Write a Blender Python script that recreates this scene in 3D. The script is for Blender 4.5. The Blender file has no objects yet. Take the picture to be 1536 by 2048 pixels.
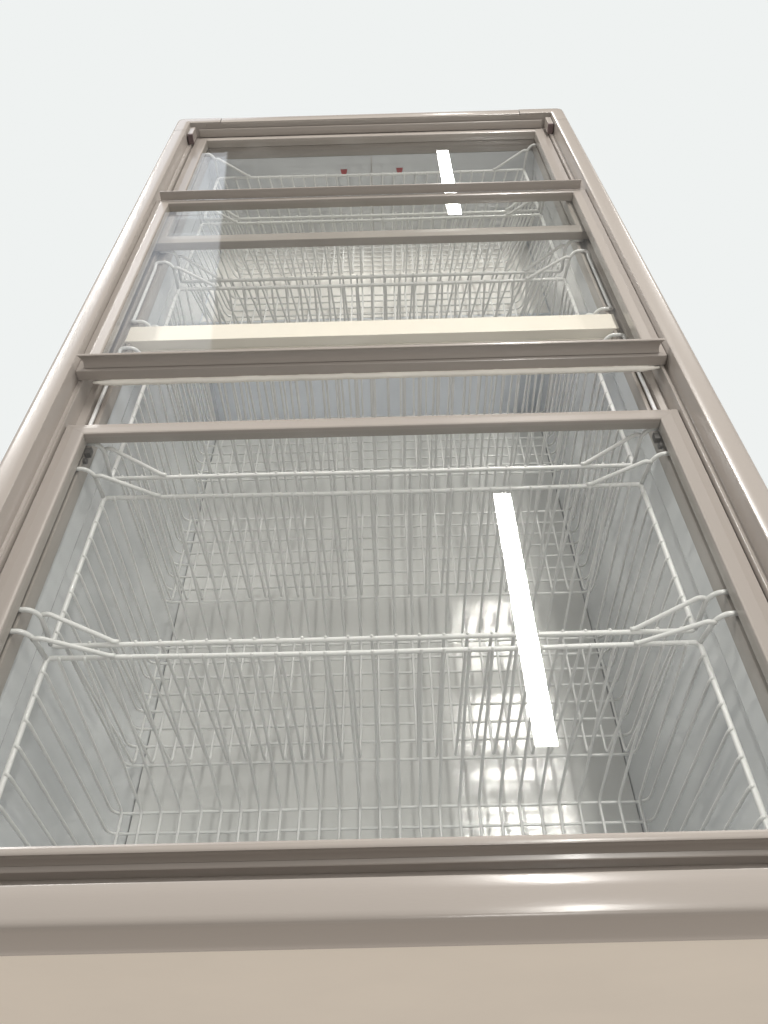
import bpy, bmesh, math, random
from mathutils import Vector, Matrix
R = math.radians
scene = bpy.context.scene
col = scene.collection
ZO = 0.82          # height of the cabinet's top edge above the floor; shapes below are given from that edge
rnd = random.Random(7)

# ------------------------------------------------------------------ materials
def mat(name):
    m = bpy.data.materials.new(name); m.use_nodes = True
    return m, m.node_tree.nodes, m.node_tree.links, m.node_tree.nodes['Principled BSDF']

def paint(name, colr, rough, metallic=0.0, coat=0.0, vary=0.05, grain=900.0, bump=0.02, scale=(1, 1, 1), wav=0.0, spec=0.5):
    m, n, l, b = mat(name)
    tc = n.new('ShaderNodeTexCoord'); mp = n.new('ShaderNodeMapping'); l.new(tc.outputs['Object'], mp.inputs[0])
    mp.inputs['Scale'].default_value = scale
    n1 = n.new('ShaderNodeTexNoise'); n1.inputs['Scale'].default_value = 7; n1.inputs['Detail'].default_value = 6
    l.new(mp.outputs[0], n1.inputs['Vector'])
    mr = n.new('ShaderNodeMapRange'); mr.inputs['From Min'].default_value = .3; mr.inputs['From Max'].default_value = .7
    mr.inputs['To Min'].default_value = 1 - vary; mr.inputs['To Max'].default_value = 1 + vary
    l.new(n1.outputs['Fac'], mr.inputs['Value'])
    mx = n.new('ShaderNodeVectorMath'); mx.operation = 'SCALE'
    mx.inputs[0].default_value = colr; l.new(mr.outputs[0], mx.inputs['Scale'])
    l.new(mx.outputs[0], b.inputs['Base Color'])
    r = n.new('ShaderNodeMapRange'); r.inputs['To Min'].default_value = rough * .8; r.inputs['To Max'].default_value = rough * 1.25
    l.new(n1.outputs['Fac'], r.inputs['Value']); l.new(r.outputs[0], b.inputs['Roughness'])
    b.inputs['Metallic'].default_value = metallic
    b.inputs['Coat Weight'].default_value = coat; b.inputs['Coat Roughness'].default_value = .08
    b.inputs['Specular IOR Level'].default_value = spec
    n2 = n.new('ShaderNodeTexNoise'); n2.inputs['Scale'].default_value = grain; n2.inputs['Detail'].default_value = 2
    l.new(mp.outputs[0], n2.inputs['Vector'])
    bp = n.new('ShaderNodeBump'); bp.inputs['Strength'].default_value = bump; bp.inputs['Distance'].default_value = .001
    l.new(n2.outputs['Fac'], bp.inputs['Height']); last = bp
    if wav:
        n3 = n.new('ShaderNodeTexNoise'); n3.inputs['Scale'].default_value = 9; n3.inputs['Detail'].default_value = 2
        l.new(mp.outputs[0], n3.inputs['Vector'])
        b3 = n.new('ShaderNodeBump'); b3.inputs['Strength'].default_value = 1; b3.inputs['Distance'].default_value = wav
        l.new(n3.outputs['Fac'], b3.inputs['Height']); l.new(bp.outputs[0], b3.inputs['Normal']); last = b3
    l.new(last.outputs[0], b.inputs['Normal'])
    return m

def glass(name):
    m, n, l, b = mat(name); n.remove(b); out = n['Material Output']
    g = n.new('ShaderNodeNewGeometry'); d = n.new('ShaderNodeVectorMath'); d.operation = 'DOT_PRODUCT'
    l.new(g.outputs['Normal'], d.inputs[0]); l.new(g.outputs['Incoming'], d.inputs[1])
    a = n.new('ShaderNodeMath'); a.operation = 'ABSOLUTE'; l.new(d.outputs['Value'], a.inputs[0])
    s = n.new('ShaderNodeMath'); s.operation = 'SUBTRACT'; s.inputs[0].default_value = 1; l.new(a.outputs[0], s.inputs[1])
    p = n.new('ShaderNodeMath'); p.operation = 'POWER'; l.new(s.outputs[0], p.inputs[0]); p.inputs[1].default_value = 5
    q = n.new('ShaderNodeMath'); q.operation = 'MULTIPLY_ADD'; l.new(p.outputs[0], q.inputs[0])
    q.inputs[1].default_value = .955; q.inputs[2].default_value = .045
    t = n.new('ShaderNodeBsdfTransparent'); t.inputs[0].default_value = (.974, .978, .970, 1)
    gl = n.new('ShaderNodeBsdfGlossy'); gl.inputs['Roughness'].default_value = 0.0
    mx = n.new('ShaderNodeMixShader'); l.new(q.outputs[0], mx.inputs[0]); l.new(t.outputs[0], mx.inputs[1]); l.new(gl.outputs[0], mx.inputs[2])
    tc = n.new('ShaderNodeTexCoord')
    ns = n.new('ShaderNodeTexNoise'); ns.inputs['Scale'].default_value = 5; ns.inputs['Detail'].default_value = 7; ns.inputs['Distortion'].default_value = 1.2
    l.new(tc.outputs['Object'], ns.inputs['Vector'])
    sm = n.new('ShaderNodeMapRange'); sm.inputs['From Min'].default_value = .5; sm.inputs['From Max'].default_value = .8; sm.inputs['To Max'].default_value = .035
    l.new(ns.outputs['Fac'], sm.inputs['Value'])
    vo = n.new('ShaderNodeTexVoronoi'); vo.inputs['Scale'].default_value = 16; l.new(tc.outputs['Object'], vo.inputs['Vector'])
    sc = n.new('ShaderNodeSeparateColor'); l.new(vo.outputs['Color'], sc.inputs[0])
    rad = n.new('ShaderNodeMapRange'); rad.inputs['From Min'].default_value = .90; rad.inputs['From Max'].default_value = 1; rad.inputs['To Min'].default_value = 0; rad.inputs['To Max'].default_value = .035
    l.new(sc.outputs[0], rad.inputs['Value'])
    lt = n.new('ShaderNodeMath'); lt.operation = 'LESS_THAN'; l.new(vo.outputs['Distance'], lt.inputs[0]); l.new(rad.outputs[0], lt.inputs[1])
    ml = n.new('ShaderNodeMath'); ml.operation = 'MULTIPLY_ADD'; l.new(lt.outputs[0], ml.inputs[0]); ml.inputs[1].default_value = .55; l.new(sm.outputs[0], ml.inputs[2])
    df = n.new('ShaderNodeBsdfDiffuse'); df.inputs[0].default_value = (.8, .8, .78, 1)
    m2 = n.new('ShaderNodeMixShader'); l.new(ml.outputs[0], m2.inputs[0]); l.new(mx.outputs[0], m2.inputs[1]); l.new(df.outputs[0], m2.inputs[2])
    l.new(m2.outputs[0], out.inputs['Surface'])
    return m

M = {}
M['taupe'] = paint('taupe_enamel', (.352, .318, .289), .19, coat=.1, vary=.03, bump=.05, grain=1500)
M['taupe_side'] = paint('taupe_extrusion', (.352, .318, .289), .24, coat=.2, vary=.04, bump=.05, grain=1200, scale=(1, .12, 1))
M['taupe_cross'] = paint('taupe_extrusion_crosswise', (.352, .318, .289), .19, coat=.1, vary=.04, bump=.05, grain=1200, scale=(.12, 1, 1))
M['panel'] = paint('cream_sheet', (.90, .835, .74), .3, vary=.04, bump=.04)
M['cream'] = paint('cream_plastic', (.85, .79, .70), .3, vary=.03, bump=.03)
M['wall'] = paint('liner_sheet', (.74, .76, .785), .10, metallic=.3, coat=.6, vary=.06, bump=.03, wav=.0025, scale=(1, 1, .5))
M['floor'] = paint('brushed_liner_floor', (.74, .74, .727), .10, metallic=.03, vary=.06, bump=.05, wav=.0006, scale=(2.2, .16, 1))
M['wire'] = paint('white_coated_wire', (.76, .76, .755), .30, coat=.3, vary=.05, bump=.15, grain=700)
M['stepfront'] = paint('bluish_lifted_step_sheet', (.86, .90, .96), .3, vary=.04, bump=.03)  # bluish step front, its colour lightened for the light it lacks
M['step'] = paint('white_lit_step_sheet', (.88, .86, .83), .3, vary=.03, bump=.03)  # strong light on the step top is put into this pale colour
M['seal'] = paint('pale_brush_seal', (.90, .87, .80), .7, vary=.08, bump=.6, grain=1800)
M['dark'] = paint('dark_plastic', (.05, .045, .042), .45)
M['brown'] = paint('brown_plastic', (.13, .095, .095), .4)
M['red'] = paint('red_print', (.38, .012, .02), .5)
M['line'] = paint('grey_print', (.45, .42, .38), .5)
M['glass'] = glass('clear_lid_glass')

# ------------------------------------------------------------------ builders
def world_loc(o):
    v = Vector((0, 0, 0))
    while o: v += o.location; o = o.parent
    return v

def obj(name, bm, material, parent=None, smooth=False, origin=None):
    """bm in top-edge coordinates; becomes one mesh, its origin at `origin` (top-edge coordinates) or its parent's"""
    bmesh.ops.recalc_face_normals(bm, faces=bm.faces)
    me = bpy.data.meshes.new(name)
    pw = world_loc(parent) if parent else Vector((0, 0, 0))
    ow = Vector(origin) + Vector((0, 0, ZO)) if origin else pw
    bmesh.ops.translate(bm, verts=bm.verts, vec=Vector((0, 0, ZO)) - ow)
    bm.to_mesh(me); bm.free()
    if smooth:
        for p in me.polygons: p.use_smooth = True
    me.materials.append(material)
    o = bpy.data.objects.new(name, me); col.objects.link(o)
    if parent: o.parent = parent
    o.location = ow - pw
    return o

def box(bm, x0, x1, y0, y1, z0, z1, bev=.0008, seg=2):
    vs = bmesh.ops.create_cube(bm, size=1)['verts']
    for v in vs:
        v.co = Vector(((x0 + x1) / 2 + v.co.x * (x1 - x0), (y0 + y1) / 2 + v.co.y * (y1 - y0), (z0 + z1) / 2 + v.co.z * (z1 - z0)))
    if bev:
        es = list({e for v in vs for e in v.link_edges})
        bmesh.ops.bevel(bm, geom=es, offset=bev, segments=seg, profile=.6, affect='EDGES')

def prism(bm, pts, a, b, axis, bev=0.0):
    """closed outline pts [(u,z)] swept from a to b along axis 'x' or 'y'"""
    def P(u, z, t): return (t, u, z) if axis == 'x' else (u, t, z)
    A = [bm.verts.new(P(u, z, a)) for u, z in pts]; B = [bm.verts.new(P(u, z, b)) for u, z in pts]
    n = len(pts); fs = [bm.faces.new(A), bm.faces.new(B[::-1])]
    es = []
    for i in range(n):
        fs.append(bm.faces.new((A[i], B[i], B[(i + 1) % n], A[(i + 1) % n])))
        es.append(bm.edges.get((A[i], B[i])))
    if bev: bmesh.ops.bevel(bm, geom=es, offset=bev, segments=2, profile=.6, affect='EDGES', clamp_overlap=True)

def fillet(pts, r, n=4):
    pts = [Vector(p) for p in pts]; out = [pts[0]]
    for i in range(1, len(pts) - 1):
        a, p, b = pts[i - 1], pts[i], pts[i + 1]
        da, db = (a - p), (b - p); rr = min(r, da.length * .49, db.length * .49)
        s, e = p + da.normalized() * rr, p + db.normalized() * rr
        for k in range(n + 1):
            t = k / n; out.append(s * (1 - t) ** 2 + p * 2 * t * (1 - t) + e * t * t)
    out.append(pts[-1]); return out

def tube(bm, pts, r, sides=8, closed=False):
    pts = [Vector(p) for p in pts]; N = len(pts); rings = []; up = None
    for i in range(N):
        if closed: t = (pts[(i + 1) % N] - pts[i - 1]).normalized()
        else: t = (pts[min(i + 1, N - 1)] - pts[max(i - 1, 0)]).normalized()
        if up is None:
            up = Vector((0, 0, 1)) if abs(t.z) < .9 else Vector((1, 0, 0))
        u = (up - t * up.dot(t)).normalized(); up = u; w = t.cross(u)
        rings.append([bm.verts.new(pts[i] + (u * math.cos(2 * math.pi * k / sides) + w * math.sin(2 * math.pi * k / sides)) * r) for k in range(sides)])
    for i in range(N if closed else N - 1):
        a, b = rings[i], rings[(i + 1) % N]
        for k in range(sides): bm.faces.new((a[k], a[(k + 1) % sides], b[(k + 1) % sides], b[k]))
    if not closed:
        bm.faces.new(rings[0][::-1]); bm.faces.new(rings[-1])

def blob(bm, c, r):
    vs = bmesh.ops.create_icosphere(bm, subdivisions=1, radius=r)['verts']
    bmesh.ops.translate(bm, verts=vs, vec=c)

def thing(name, label, cat, loc, group=None):
    o = bpy.data.objects.new(name, None); col.objects.link(o); o.location = loc
    o.empty_display_size = .1
    o['label'] = label; o['category'] = cat
    if group: o['group'] = group
    return o

# ------------------------------------------------------------------ the cabinet
FZ = thing('chest_freezer', 'long taupe chest freezer with three sliding glass lids and an open gap',
           'freezer', (0, .815, 0))
XO, XI = .425, .392            # outer and inner edge of the rounded rim
YF0, YF1 = -.0290, .0036       # the same at the near end
YB1, YB0 = 1.6165, 1.6495      # and at the far end
LX = .3625                     # liner wall
FLZ = -.53                     # liner floor
SY = 1.569                     # seam of the far corner caps

SH = [(0, -.046), (0, -.0015), (.0004, -.0005), (.0014, 0), (.010, .0004), (.0225, .0003), (.0258, -.0003), (.0280, -.0014), (.0294, -.0034), (.0300, -.0062), (.0320, -.034), (.0323, -.044), (.0317, -.046)]

def shoulder_straight(axis, sgn, base, a, b, dz=0, grow=0):
    bm = bmesh.new(); prism(bm, [(base + sgn * (u + (grow if u == 0 else 0)), z + dz) for u, z in SH], a, b, axis)
    return bm

def shade(o, ang=35):
    for p in o.data.polygons: p.use_smooth = True
    o.data.set_sharp_from_angle(angle=R(ang))
    return o

for s in (-1, 1):
    shade(obj('side_rail', shoulder_straight('y', s, s * XI, .03, SY - .0006), M['taupe_side'], FZ))
shade(obj('end_rail', shoulder_straight('x', -1, YF1, -.36, .36), M['taupe_cross'], FZ))
shade(obj('end_rail', shoulder_straight('x', 1, YB1 + .0015, -.3247, .3247, dz=-.0012), M['taupe_cross'], FZ))

def corner_cap(sx, yi, sy, ya, xa):
    """rim profile swept round one corner; inner corner at (sx*XI, yi)"""
    bm = bmesh.new(); rings = []
    def ring(cx, cy, dx, dy):
        rings.append([bm.verts.new((cx + dx * u, cy + dy * u, z)) for u, z in SH])
    ring(sx * XI, ya, sx, 0); ring(sx * XI, yi, sx, 0)
    # the outer edge turns with a radius of its own (squarer than a plain sweep)
    for k in range(1, 10):
        t = k / 10 * math.pi / 2; c, s_ = math.cos(t), math.sin(t)
        q = 1 / (c ** 5.5 + s_ ** 5.5) ** (1 / 5.5)
        ring(sx * XI, yi, sx * c * q, sy * s_ * q)
    ring(sx * XI, yi, 0, sy); ring(sx * xa, yi, 0, sy)
    n = len(SH)
    for a, b in zip(rings, rings[1:]):
        for k in range(n): 
            try: bm.faces.new((a[k], a[(k + 1) % n], b[(k + 1) % n], b[k]))
            except ValueError: pass
    bm.faces.new(rings[0]); bm.faces.new(rings[-1][::-1])
    bmesh.ops.remove_doubles(bm, verts=bm.verts, dist=1e-6)
    return bm
for s in (-1, 1):
    shade(obj('corner_cap', corner_cap(s, YB1, 1, SY + .0006, .326), M['taupe'], FZ))
    shade(obj('corner_cap', corner_cap(s, YF1, -1, .029, .3612), M['taupe'], FZ))

# stepped tracks the lids slide in, with the groove for the basket rods and the skirt
TR = [(.3921, -.0005 - .002), (.3921, -.0275), (.3868, -.0275), (.3862, -.0262), (.3852, -.0262), (.3848, -.0285), (.3848, -.0505), (.3738, -.0505), (.3733, -.0585),
      (.3630, -.0585), (.3622, -.0535), (.3580, -.0535), (.3575, -.0545), (.3575, -.0745), (.3623, -.0745), (.4195, -.0745), (.4195, -.0475), (.3935, -.0475), (.3935, -.0025)]
for s in (-1, 1):
    bm = bmesh.new(); prism(bm, [(s * x, z) for x, z in TR], YF1 + .0006, YB1 - .0006, 'y', bev=.0004)
    shade(obj('lid_track', bm, M['taupe_side'], FZ), 30)
# crosswise ledges at both ends
bm = bmesh.new(); prism(bm, [(YF1 + .0003, -.004), (YF1 + .0003, -.0508), (.0270, -.0508), (.0270, -.0745), (-.0235, -.0745), (-.0235, -.0478), (YF1 - .001, -.0478), (YF1 - .001, -.004)], -.3572, .3572, 'x')
obj('end_ledge', bm, M['taupe_cross'], FZ)
bm = bmesh.new(); prism(bm, [(YB1 - .0003, -.004), (YB1 - .0003, -.0508), (1.6035, -.0508), (1.6035, -.0745), (1.643, -.0745), (1.643, -.0478), (YB1 + .001, -.0478), (YB1 + .001, -.004)], -.3572, .3572, 'x')
obj('end_ledge', bm, M['taupe_cross'], FZ)

# outer panels
bm = bmesh.new(); box(bm, -.4185, .4185, -.0262, -.0240, -.74, -.0465, .0006); obj('front_panel', bm, M['panel'], FZ)
bm = bmesh.new(); box(bm, -.4185, .4185, 1.6440, 1.6462, -.74, -.0465, .0006); obj('back_panel', bm, M['panel'], FZ)
for s in (-1, 1):
    bm = bmesh.new(); box(bm, *sorted((s * .4195, s * .4215)), -.0235, 1.6435, -.74, -.0465, .0006); obj('side_panel', bm, M['panel'], FZ)
bm = bmesh.new(); box(bm, -.405, .405, -.012, 1.632, -.79, -.742, .002); obj('plinth', bm, M['dark'], FZ)
for sx in (-1, 1):
    for y in (.06, 1.56):
        bm = bmesh.new(); vs = bmesh.ops.create_cone(bm, cap_ends=True, segments=24, radius1=.024, radius2=.018, depth=.029)['verts']
        bmesh.ops.translate(bm, verts=vs, vec=(sx * .34, y, -.8055)); obj('foot', bm, M['dark'], FZ)

# inner liner: four walls and a floor with a coved edge
LY0, LY1 = .0275, 1.603
for s in (-1, 1):
    bm = bmesh.new(); prism(bm, [(s * LX, -.0750), (s * LX, -.115), (s * (LX + .0012), -.119), (s * (LX + .0012), FLZ - .01), (s * (LX + .012), FLZ - .01), (s * (LX + .012), -.0750)], LY0, LY1, 'y')
    obj('liner_wall', bm, M['wall'], FZ)
for y, s in ((LY0, -1), (LY1, 1)):
    bm = bmesh.new(); prism(bm, [(y, -.0750), (y, FLZ - .01), (y + s * .012, FLZ - .01), (y + s * .012, -.0750)], -LX - .001, LX + .001, 'x')
    obj('liner_wall', bm, M['wall'], FZ)
bm = bmesh.new(); box(bm, -LX + .0000, LX - .0000, LY0 + .001, LY1 - .001, FLZ - .006, FLZ, .0); obj('liner_floor', bm, M['floor'], FZ)
bm = bmesh.new(); box(bm, -LX - .001, LX + .001, LY0, LY1, FLZ - .016, FLZ - .0105, .0); obj('liner_underlay', bm, M['dark'], FZ)

# raised step over the machine compartment at the far end
SYF, SZ = 1.25, -.278
bm = bmesh.new(); box(bm, -LX - .003, LX + .003, SYF, LY1 - .0004, FLZ - .004, SZ, .0015); obj('liner_step', bm, M['stepfront'], FZ)
bm = bmesh.new(); box(bm, -LX + .0008, LX - .0008, SYF + .002, LY1 - .002, SZ + .0004, SZ + .0016, .0004); obj('step_top', bm, M['step'], FZ)

# sheet joint and two red marks on the far liner wall
bm = bmesh.new(); box(bm, -.0008, .0008, LY1 - .0009, LY1 + .0002, -.26, -.0755, 0); obj('liner_seam', bm, M['line'], FZ)
for x in (-.0625, .0625):
    bm = bmesh.new(); prism(bm, [(x - .0075, -.1035), (x + .0075, -.1035), (x + .006, -.1115), (x + .0035, -.1150), (x - .0035, -.1150), (x - .006, -.1115)], LY1 - .0018, LY1 - .0005, 'y')
    obj('load_mark', bm, M['red'], FZ)

# cross bar between the third and fourth basket
bm = bmesh.new()
prism(bm, [(.8076, -.0505), (.8076, -.066), (.8090, -.067), (.8076, -.068), (.8076, -.0905), (.8490, -.0905), (.8490, -.0505)], -.3655, .3655, 'x', bev=.0008)
obj('cross_bar', bm, M['cream'], FZ)

# end stops in the far corners of the upper track
for s in (-1, 1):
    bm = bmesh.new(); box(bm, *sorted((s * .3790, s * .3900)), 1.5665, 1.606, -.026, -.0065, .0008)
    st = obj('end_stop', bm, M['taupe'], FZ)
    bm = bmesh.new(); box(bm, *sorted((s * .3785, s * .3895)), 1.5605, 1.5660, -.0262, -.0062, .0006)
    obj('end_cushion', bm, M['brown'], st)

# ------------------------------------------------------------------ lids
def frame_profile_member(bm, axis, o, i, a, b, zt, zb, mit):
    """one frame member, mitred at both ends: outer edge o, inner edge i, from a to b at the outer edge"""
    s = 1 if i > o else -1
    pts = [(o, zb), (o, zt - .0024), (o + s * .0007, zt - .0017), (o + s * abs(i - o) * .44, zt), (i - s * .0022, zt), (i - s * .0004, zt - .0007), (i, zt - .0018), (i, zb)]
    def P(u, z, t): return (t, u, z) if axis == 'x' else (u, t, z)
    A, B = [], []
    w = abs(i - o)
    for u, z in pts:
        d = abs(u - o) / w
        A.append(bm.verts.new(P(u, z, a + mit[0] * d))); B.append(bm.verts.new(P(u, z, b - mit[1] * d)))
    n = len(pts); bm.faces.new(A); bm.faces.new(B[::-1])
    for k in range(n): bm.faces.new((A[k], B[k], B[(k + 1) % n], A[(k + 1) % n]))

def make_lid(hw, y0, y1, zt, thick, side_w, near_w, far_w, fin_near, fin_far, label, seal=False):
    zb = zt - thick
    bm = bmesh.new(); g = .00015
    for s in (-1, 1):
        frame_profile_member(bm, 'y', s * hw, s * (hw - side_w), y0, y1, zt, zb, (near_w - g, far_w - g))
    frame_profile_member(bm, 'x', y0, y0 + near_w, -hw + g * 2, hw - g * 2, zt, zb, (side_w, side_w))
    frame_profile_member(bm, 'x', y1, y1 - far_w, -hw + g * 2, hw - g * 2, zt, zb, (side_w, side_w))
    lid = obj('sliding_lid', bm, M['taupe_side'], FZ, origin=(0, (y0 + y1) / 2, zb))
    lid['label'] = label
    bm = bmesh.new(); box(bm, -hw + side_w - .002, hw - side_w + .002, y0 + near_w - .002, y1 - far_w + .002, zt - .0066, zt - .0026, 0)
    obj('glass_pane', bm, M['glass'], lid)
    if fin_near:
        h = .0205; f0 = y0 + .0042; e = hw - .0085
        bm = bmesh.new()
        out = [(f0 - .0004, zt + .0004), (f0 + .0012, zt + .004), (f0 + .0018, zt + .010), (f0 + .0008, zt + h - .004), (f0 - .0006, zt + h - .001), (f0 + .0006, zt + h), (f0 + .0026, zt + h),
               (f0 + .0034, zt + h - .003), (f0 + .0040, zt + .008), (f0 + .0046, zt + .0004)]
        N = len(out); A = []; B = []
        for u, z in out:                       # ends cut to a shallow hollow, as in an open channel
            k = (z - zt) / h; d = .006 * (1 - (2 * k - .7) ** 2) * .55
            A.append(bm.verts.new((-e + d, u, z))); B.append(bm.verts.new((e - d, u, z)))
        bm.faces.new(A); bm.faces.new(B[::-1])
        for k in range(N): bm.faces.new((A[k], B[k], B[(k + 1) % N], A[(k + 1) % N]))
        shade(obj('handle', bm, M['taupe_cross'], lid), 40)
    if fin_far:
        h = .0165; f0 = y1 - .0045
        bm = bmesh.new()
        prism(bm, [(f0, zt + .0004), (f0 - .0002, zt + h - .001), (f0 + .0006, zt + h), (f0 + .0024, zt + h), (f0 + .0030, zt + h - .001), (f0 + .0030, zt + .0004)], -hw + .010, hw - .010, 'x')
        shade(obj('handle', bm, M['taupe_cross'], lid), 40)
    if seal:
        bm = bmesh.new(); pts = []
        n = 90; rr = random.Random(3)
        prev = None
        for k in range(n + 1):
            x = -hw + .019 + (2 * hw - .026) * k / n
            endf = min(1, k / 2.5, (n - k) / 2.5)
            w = .0012 + .0026 * endf
            y = y0 - .0006 + rr.uniform(-.0003, .0003); z = zb - .0034 + rr.uniform(-.0004, .0004)
            ringv = [bm.verts.new((x, y + dy * w, z + dz * w)) for dy, dz in ((-1, .9), (-1.5, 0), (-1, -.9), (1, -.9), (1, .9))]
            if prev:
                for q in range(5): bm.faces.new((prev[q], prev[(q + 1) % 5], ringv[(q + 1) % 5], ringv[q]))
            else: bm.faces.new(ringv)
            prev = ringv
        bm.faces.new(prev[::-1])
        obj('brush_seal', bm, M['seal'], lid, smooth=True)
    return lid

lidA = make_lid(.3832, .0250, .5809, -.030, .0160, .0262, .0195, .0206, True, False, 'nearest sliding glass lid, in the lower track')
lidB = make_lid(.3912, .6715, 1.2262, -.0100, .0162, .0248, .0180, .0157, True, True, 'middle sliding glass lid, raised in the upper track', seal=True)
lidC = make_lid(.3832, 1.1050, 1.6262, -.030, .0160, .0262, .0240, .0222, False, True, 'farthest sliding glass lid, partly under the middle one')

# lid of the far bay must stop in front of the far rim
for o in (lidC,): o.location.y -= .011
# small dark rollers under the far corners of the nearest and farthest lids
for lid, yy in ((lidA, .548), (lidC, 1.14)):
    for s in (-1, 1):
        bm = bmesh.new()
        box(bm, *sorted((s * .3490, s * .3565)), yy - .006, yy + .006, -.0545, -.0465, .001)
        vs = bmesh.ops.create_cone(bm, cap_ends=True, segments=20, radius1=.0040, radius2=.0040, depth=.004, matrix=Matrix.Translation((s * .3535, yy - .015, -.0515)) @ Matrix.Rotation(R(90), 4, 'Y'))
        obj('roller', bm, M['dark'], lid)

# ------------------------------------------------------------------ baskets
RZ = -.104
def make_basket(y0, y1, label, seed, taper=(.022, .022), hang=(0, 0), dx=0.0, rot=0.0, BZ=-.388, fx=.341):
    rr = random.Random(seed); j = lambda a=.0005: rr.uniform(-a, a)
    yc = (y0 + y1) / 2
    T = thing('wire_basket', label, 'basket', (dx, yc, ZO + BZ - .004), 'white wire baskets hung across the freezer')
    def B(name, bm):
        bmesh.ops.translate(bm, verts=bm.verts, vec=(dx, 0, 0))
        return obj(name, bm, M['wire'], T, smooth=True)
    hx, cx = .3395, -.002
    bm = bmesh.new()
    ring = []
    c = [(cx - hx, y0, RZ), (cx + hx, y0, RZ), (cx + hx, y1, RZ), (cx - hx, y1, RZ)]
    for k in range(4):
        p = Vector(c[k]); a = Vector(c[k - 1]); b = Vector(c[(k + 1) % 4]); r = .006
        s_, e = p + (a - p).normalized() * r, p + (b - p).normalized() * r
        for t in (0, .25, .5, .75, 1): ring.append(s_ * (1 - t) ** 2 + p * 2 * t * (1 - t) + e * t * t)
        if k in (0, 2):   # very slight bow of the long wires
            for q in range(1, 12):
                t = q / 12; m = e.lerp(b + (p - b).normalized() * r, t); m.y += math.sin(math.pi * t) * (.0012 if k == 0 else -.0012) * rr.uniform(.6, 1.3); m.z -= math.sin(math.pi * t) * .0012; ring.append(m)
    tube(bm, ring, .0029, 10, closed=True)
    B('rim', bm)
    # grid: wires down, across the bottom and up again, both ways
    bm = bmesh.new(); NW = 27; t0, t1 = taper
    for i in range(NW):
        x = cx - .325 + .65 * i / (NW - 1); xb = cx + (x - cx) * fx / .341 + j(.0008); xt = x * 1.0 + j(.0008)
        p = [(xt, y0 + .0024, RZ + .0018), (xt, y0 + .0032, RZ - .004), (xb, y0 + t0, BZ), (xb, y1 - t1, BZ), (xt + j(), y1 - .0032, RZ - .004), (xt + j(), y1 - .0024, RZ + .0018)]
        f = fillet(p, .012, 4)
        # subdivide the straight drops so each wire can be a hair out of true
        g = []
        ph, am = rr.uniform(0, 6), rr.uniform(.0002, .0007)
        for a, b in zip(f, f[1:]):
            g.append(a)
            if (b - a).length > .1:
                for q in (1, 2, 3):
                    m = a.lerp(b, q / 4); m.x += am * math.sin(ph + q * 1.5); g.append(m)
        g.append(f[-1]); tube(bm, g, .0019, 6)
        blob(bm, (xt, y0 + .0022, RZ + .0018), .0021); blob(bm, (xt, y1 - .0022, RZ + .0018), .0021)
    NS = 8
    for i in range(NS):
        v = (i + .0) / (NS - 1)
        yt = y0 + .018 + (y1 - y0 - .036) * v + j(.001); yb = y0 + t0 + .001 + (y1 - y0 - t0 - t1 - .002) * v + j(.0008)
        zz = BZ - .0031
        p = [(cx - hx + .0022, yt, RZ + .0018), (cx - hx + .0032, yt, RZ - .004), (cx - fx + .0032 + j(), yb, zz), (cx + fx - .0032 + j(), yb + j(), zz), (cx + hx - .0032, yt, RZ - .004), (cx + hx - .0022, yt, RZ + .0018)]
        f = fillet(p, .016, 5); g = []
        for a, b in zip(f, f[1:]):
            g.append(a)
            if (b - a).length > .3:
                for q in range(1, 14):
                    m = a.lerp(b, q / 14); m.y += rr.uniform(-.0005, .0005); m.z += rr.uniform(-.0004, .0002); g.append(m)
        g.append(f[-1]); tube(bm, g, .0019, 6)
        blob(bm, (cx - hx + .0018, yt, RZ + .0020), .0022); blob(bm, (cx + hx - .0018, yt, RZ + .0020), .0022)
    B('wire_grid', bm)
    # hangers: rod in the track groove, bent over the skirt and down to the rim corners
    h0, h1 = y0 + .006 + hang[0], y1 - .006 - hang[1]
    for s in (-1, 1):
        bm = bmesh.new()
        X = lambda a: s * a
        p = [(s * .3395 + cx, y0 + .001, RZ + .002), (X(.3400), h0, -.060), (X(.3485), h0, -.0495), (X(.3680), h0, -.0500), (X(.3680), h0 + .012, -.0548), (X(.3680), h1 - .012, -.0548), (X(.3680), h1, -.0500), (X(.3485), h1, -.0495), (X(.3400), h1, -.060), (s * .3395 + cx, y1 - .001, RZ + .002)]
        tube(bm, fillet(p, .009, 4), .0027, 10); B('hanger', bm)
        for y, hy, in ((y0, h0), (y1, h1)):
            bm = bmesh.new(); q = 1 if y == y0 else -1
            p = [(X(.3405), hy + q * .002, -.0615), (X(.3330), hy + q * .0018, -.0590), (X(.274), y + q * .0012, RZ + .0038), (X(.269), y + q * .0012, RZ + .0036)]
            tube(bm, fillet(p, .006, 3), .0026, 10); B('brace', bm)
    T.rotation_euler.z = rot
    return T

make_basket(.040, .275, 'white wire basket nearest the front edge, only its far rim fully in view', 11, taper=(.02, .030))
make_basket(.2905, .5220, 'second white wire basket from the front, its whole floor seen through the nearest glass lid', 12, taper=(.019, .020))
make_basket(.5590, .7940, 'third white wire basket from the front, under the open gap between the lids', 13, taper=(.030, .018))
make_basket(.8450, 1.0650, 'fourth white wire basket from the front, just beyond the cream cross bar', 14, hang=(.012, 0), taper=(.034, .006))
make_basket(1.0930, 1.3330, 'fifth, shallower white wire basket, under the overlap of the middle and farthest lids', 15, BZ=-.25, fx=.302, taper=(.03, .03))
make_basket(1.3530, 1.5720, 'shallow white wire basket at the far end, below the two red marks', 16, BZ=-.25, fx=.302, taper=(.035, .025))

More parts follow.
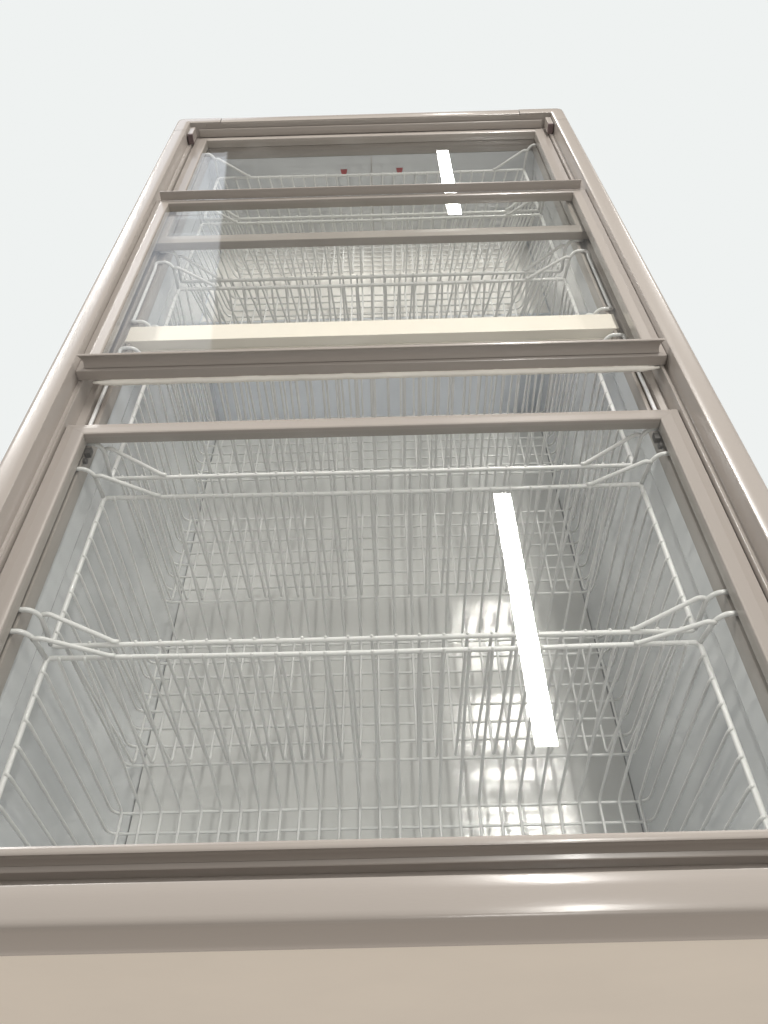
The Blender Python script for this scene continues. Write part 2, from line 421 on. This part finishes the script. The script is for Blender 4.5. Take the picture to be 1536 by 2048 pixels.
# ------------------------------------------------------------------ light and surroundings
def area_light(name, x, y0, y1, z, w, power, colr=(1, .975, .935)):
    ld = bpy.data.lights.new(name, 'AREA'); ld.shape = 'RECTANGLE'; ld.size = w; ld.size_y = y1 - y0
    ld.energy = power; ld.color = colr
    o = bpy.data.objects.new(name, ld); col.objects.link(o); o.location = (x, (y0 + y1) / 2, z + ZO)
    return o
HL = 2.37
area_light('ceiling_lamp_or_fill', .6525, 1.495, 3.058, HL, .095, 60)
area_light('ceiling_lamp_or_fill', .64, -1.25, .31, HL, .095, 30)  # added fill from above, placed where the lids don't reflect it
area_light('ceiling_lamp_or_fill', .675, 6.70, 8.37, HL, .118, 34)
for x, y, p in ((-3.1, 1.5, 140), (3.6, 1.5, 105), (-3.1, 6.7, 120), (3.6, 6.7, 100), (-3.1, 4.1, 80), (.65, -3.9, 30)):  # added wide fills to the sides and behind, outside the lid reflections
    area_light('ceiling_lamp_or_fill', x, y, y + 1.56, HL, .60, p)

w = bpy.data.worlds.new('World'); scene.world = w; w.use_nodes = True
n, l = w.node_tree.nodes, w.node_tree.links; bg = n['Background']
tc = n.new('ShaderNodeTexCoord'); sp = n.new('ShaderNodeSeparateXYZ'); l.new(tc.outputs['Generated'], sp.inputs[0])
def math_(op, a, b=None, c=None, clamp=False):
    m = n.new('ShaderNodeMath'); m.operation = op; m.use_clamp = clamp
    for i, v in enumerate((a, b, c)):
        if v is None: continue
        if hasattr(v, 'links'): l.new(v, m.inputs[i])
        else: m.inputs[i].default_value = v
    return m.outputs[0]
def step(v, a, b):
    m = n.new('ShaderNodeMapRange'); m.interpolation_type = 'SMOOTHSTEP'
    l.new(v, m.inputs['Value']); m.inputs['From Min'].default_value = a; m.inputs['From Max'].default_value = b
    return m.outputs[0]
def mixc(f, a, b):
    m = n.new('ShaderNodeMix'); m.data_type = 'RGBA'
    l.new(f, m.inputs[0])
    for k, v in ((6, a), (7, b)):
        if isinstance(v, tuple): m.inputs[k].default_value = (*v, 1)
        else: l.new(v, m.inputs[k])
    return m.outputs[2]
X, Y, Z = sp.outputs
BACK = (.863, .887, .879)
CEIL = (.38, .37, .355)
WALL = (.10, .092, .085)
zz = math_('MAXIMUM', Z, .02)
xz = math_('DIVIDE', X, zz); yz = math_('DIVIDE', Y, zz)
up = mixc(step(Z, .22, .55), WALL, CEIL)
# bright doorway-like patch of the hall seen to the left beyond the far end
edge = math_('MULTIPLY_ADD', yz, -.1, -.245)
left = step(math_('SUBTRACT', edge, xz), -.006, .006)
band = math_('MULTIPLY', step(yz, 1.25, 1.75), step(math_('SUBTRACT', math_('MULTIPLY', xz, 1), -2.2), 0, .4))
band = math_('MULTIPLY', band, step(Y, .0, .1))
up = mixc(math_('MULTIPLY', left, band), up, (1.35, 1.42, 1.55))
low = mixc(step(Y, -.02, .22), (.66, .59, .52), BACK)
up = mixc(step(Y, -.5, .15), (.17, .157, .145), up)
full = mixc(step(Z, -.02, .05), low, up)
l.new(full, bg.inputs['Color']); bg.inputs['Strength'].default_value = 1.0

# ------------------------------------------------------------------ camera
cd = bpy.data.cameras.new('camera'); cam = bpy.data.objects.new('camera', cd); col.objects.link(cam); scene.camera = cam
a, b, c = R(43.6125), R(-.4768), R(1.8045)
F = Vector((math.sin(b) * math.cos(a), math.cos(b) * math.cos(a), -math.sin(a)))
Rt = Vector((math.cos(b), -math.sin(b), 0)); U = Rt.cross(F)
R2 = Rt * math.cos(c) - U * math.sin(c); U2 = U * math.cos(c) + Rt * math.sin(c)
mw = Matrix((R2, U2, -F)).transposed().to_4x4(); mw.translation = Vector((.0187, -.2248, .5707 + ZO))
cam.matrix_world = mw
cd.sensor_fit = 'VERTICAL'; cd.sensor_height = 36; cd.lens = 1591.33 / 2048 * 36
cd.clip_start = .01; cd.clip_end = 200

vs = scene.view_settings; vs.view_transform = 'Standard'; vs.look = 'None'; vs.exposure = 0; vs.gamma = 1
scene.render.engine = 'CYCLES'
scene.cycles.max_bounces = 10; scene.cycles.transparent_max_bounces = 16; scene.cycles.glossy_bounces = 5; scene.cycles.diffuse_bounces = 5
scene.cycles.sample_clamp_indirect = 6
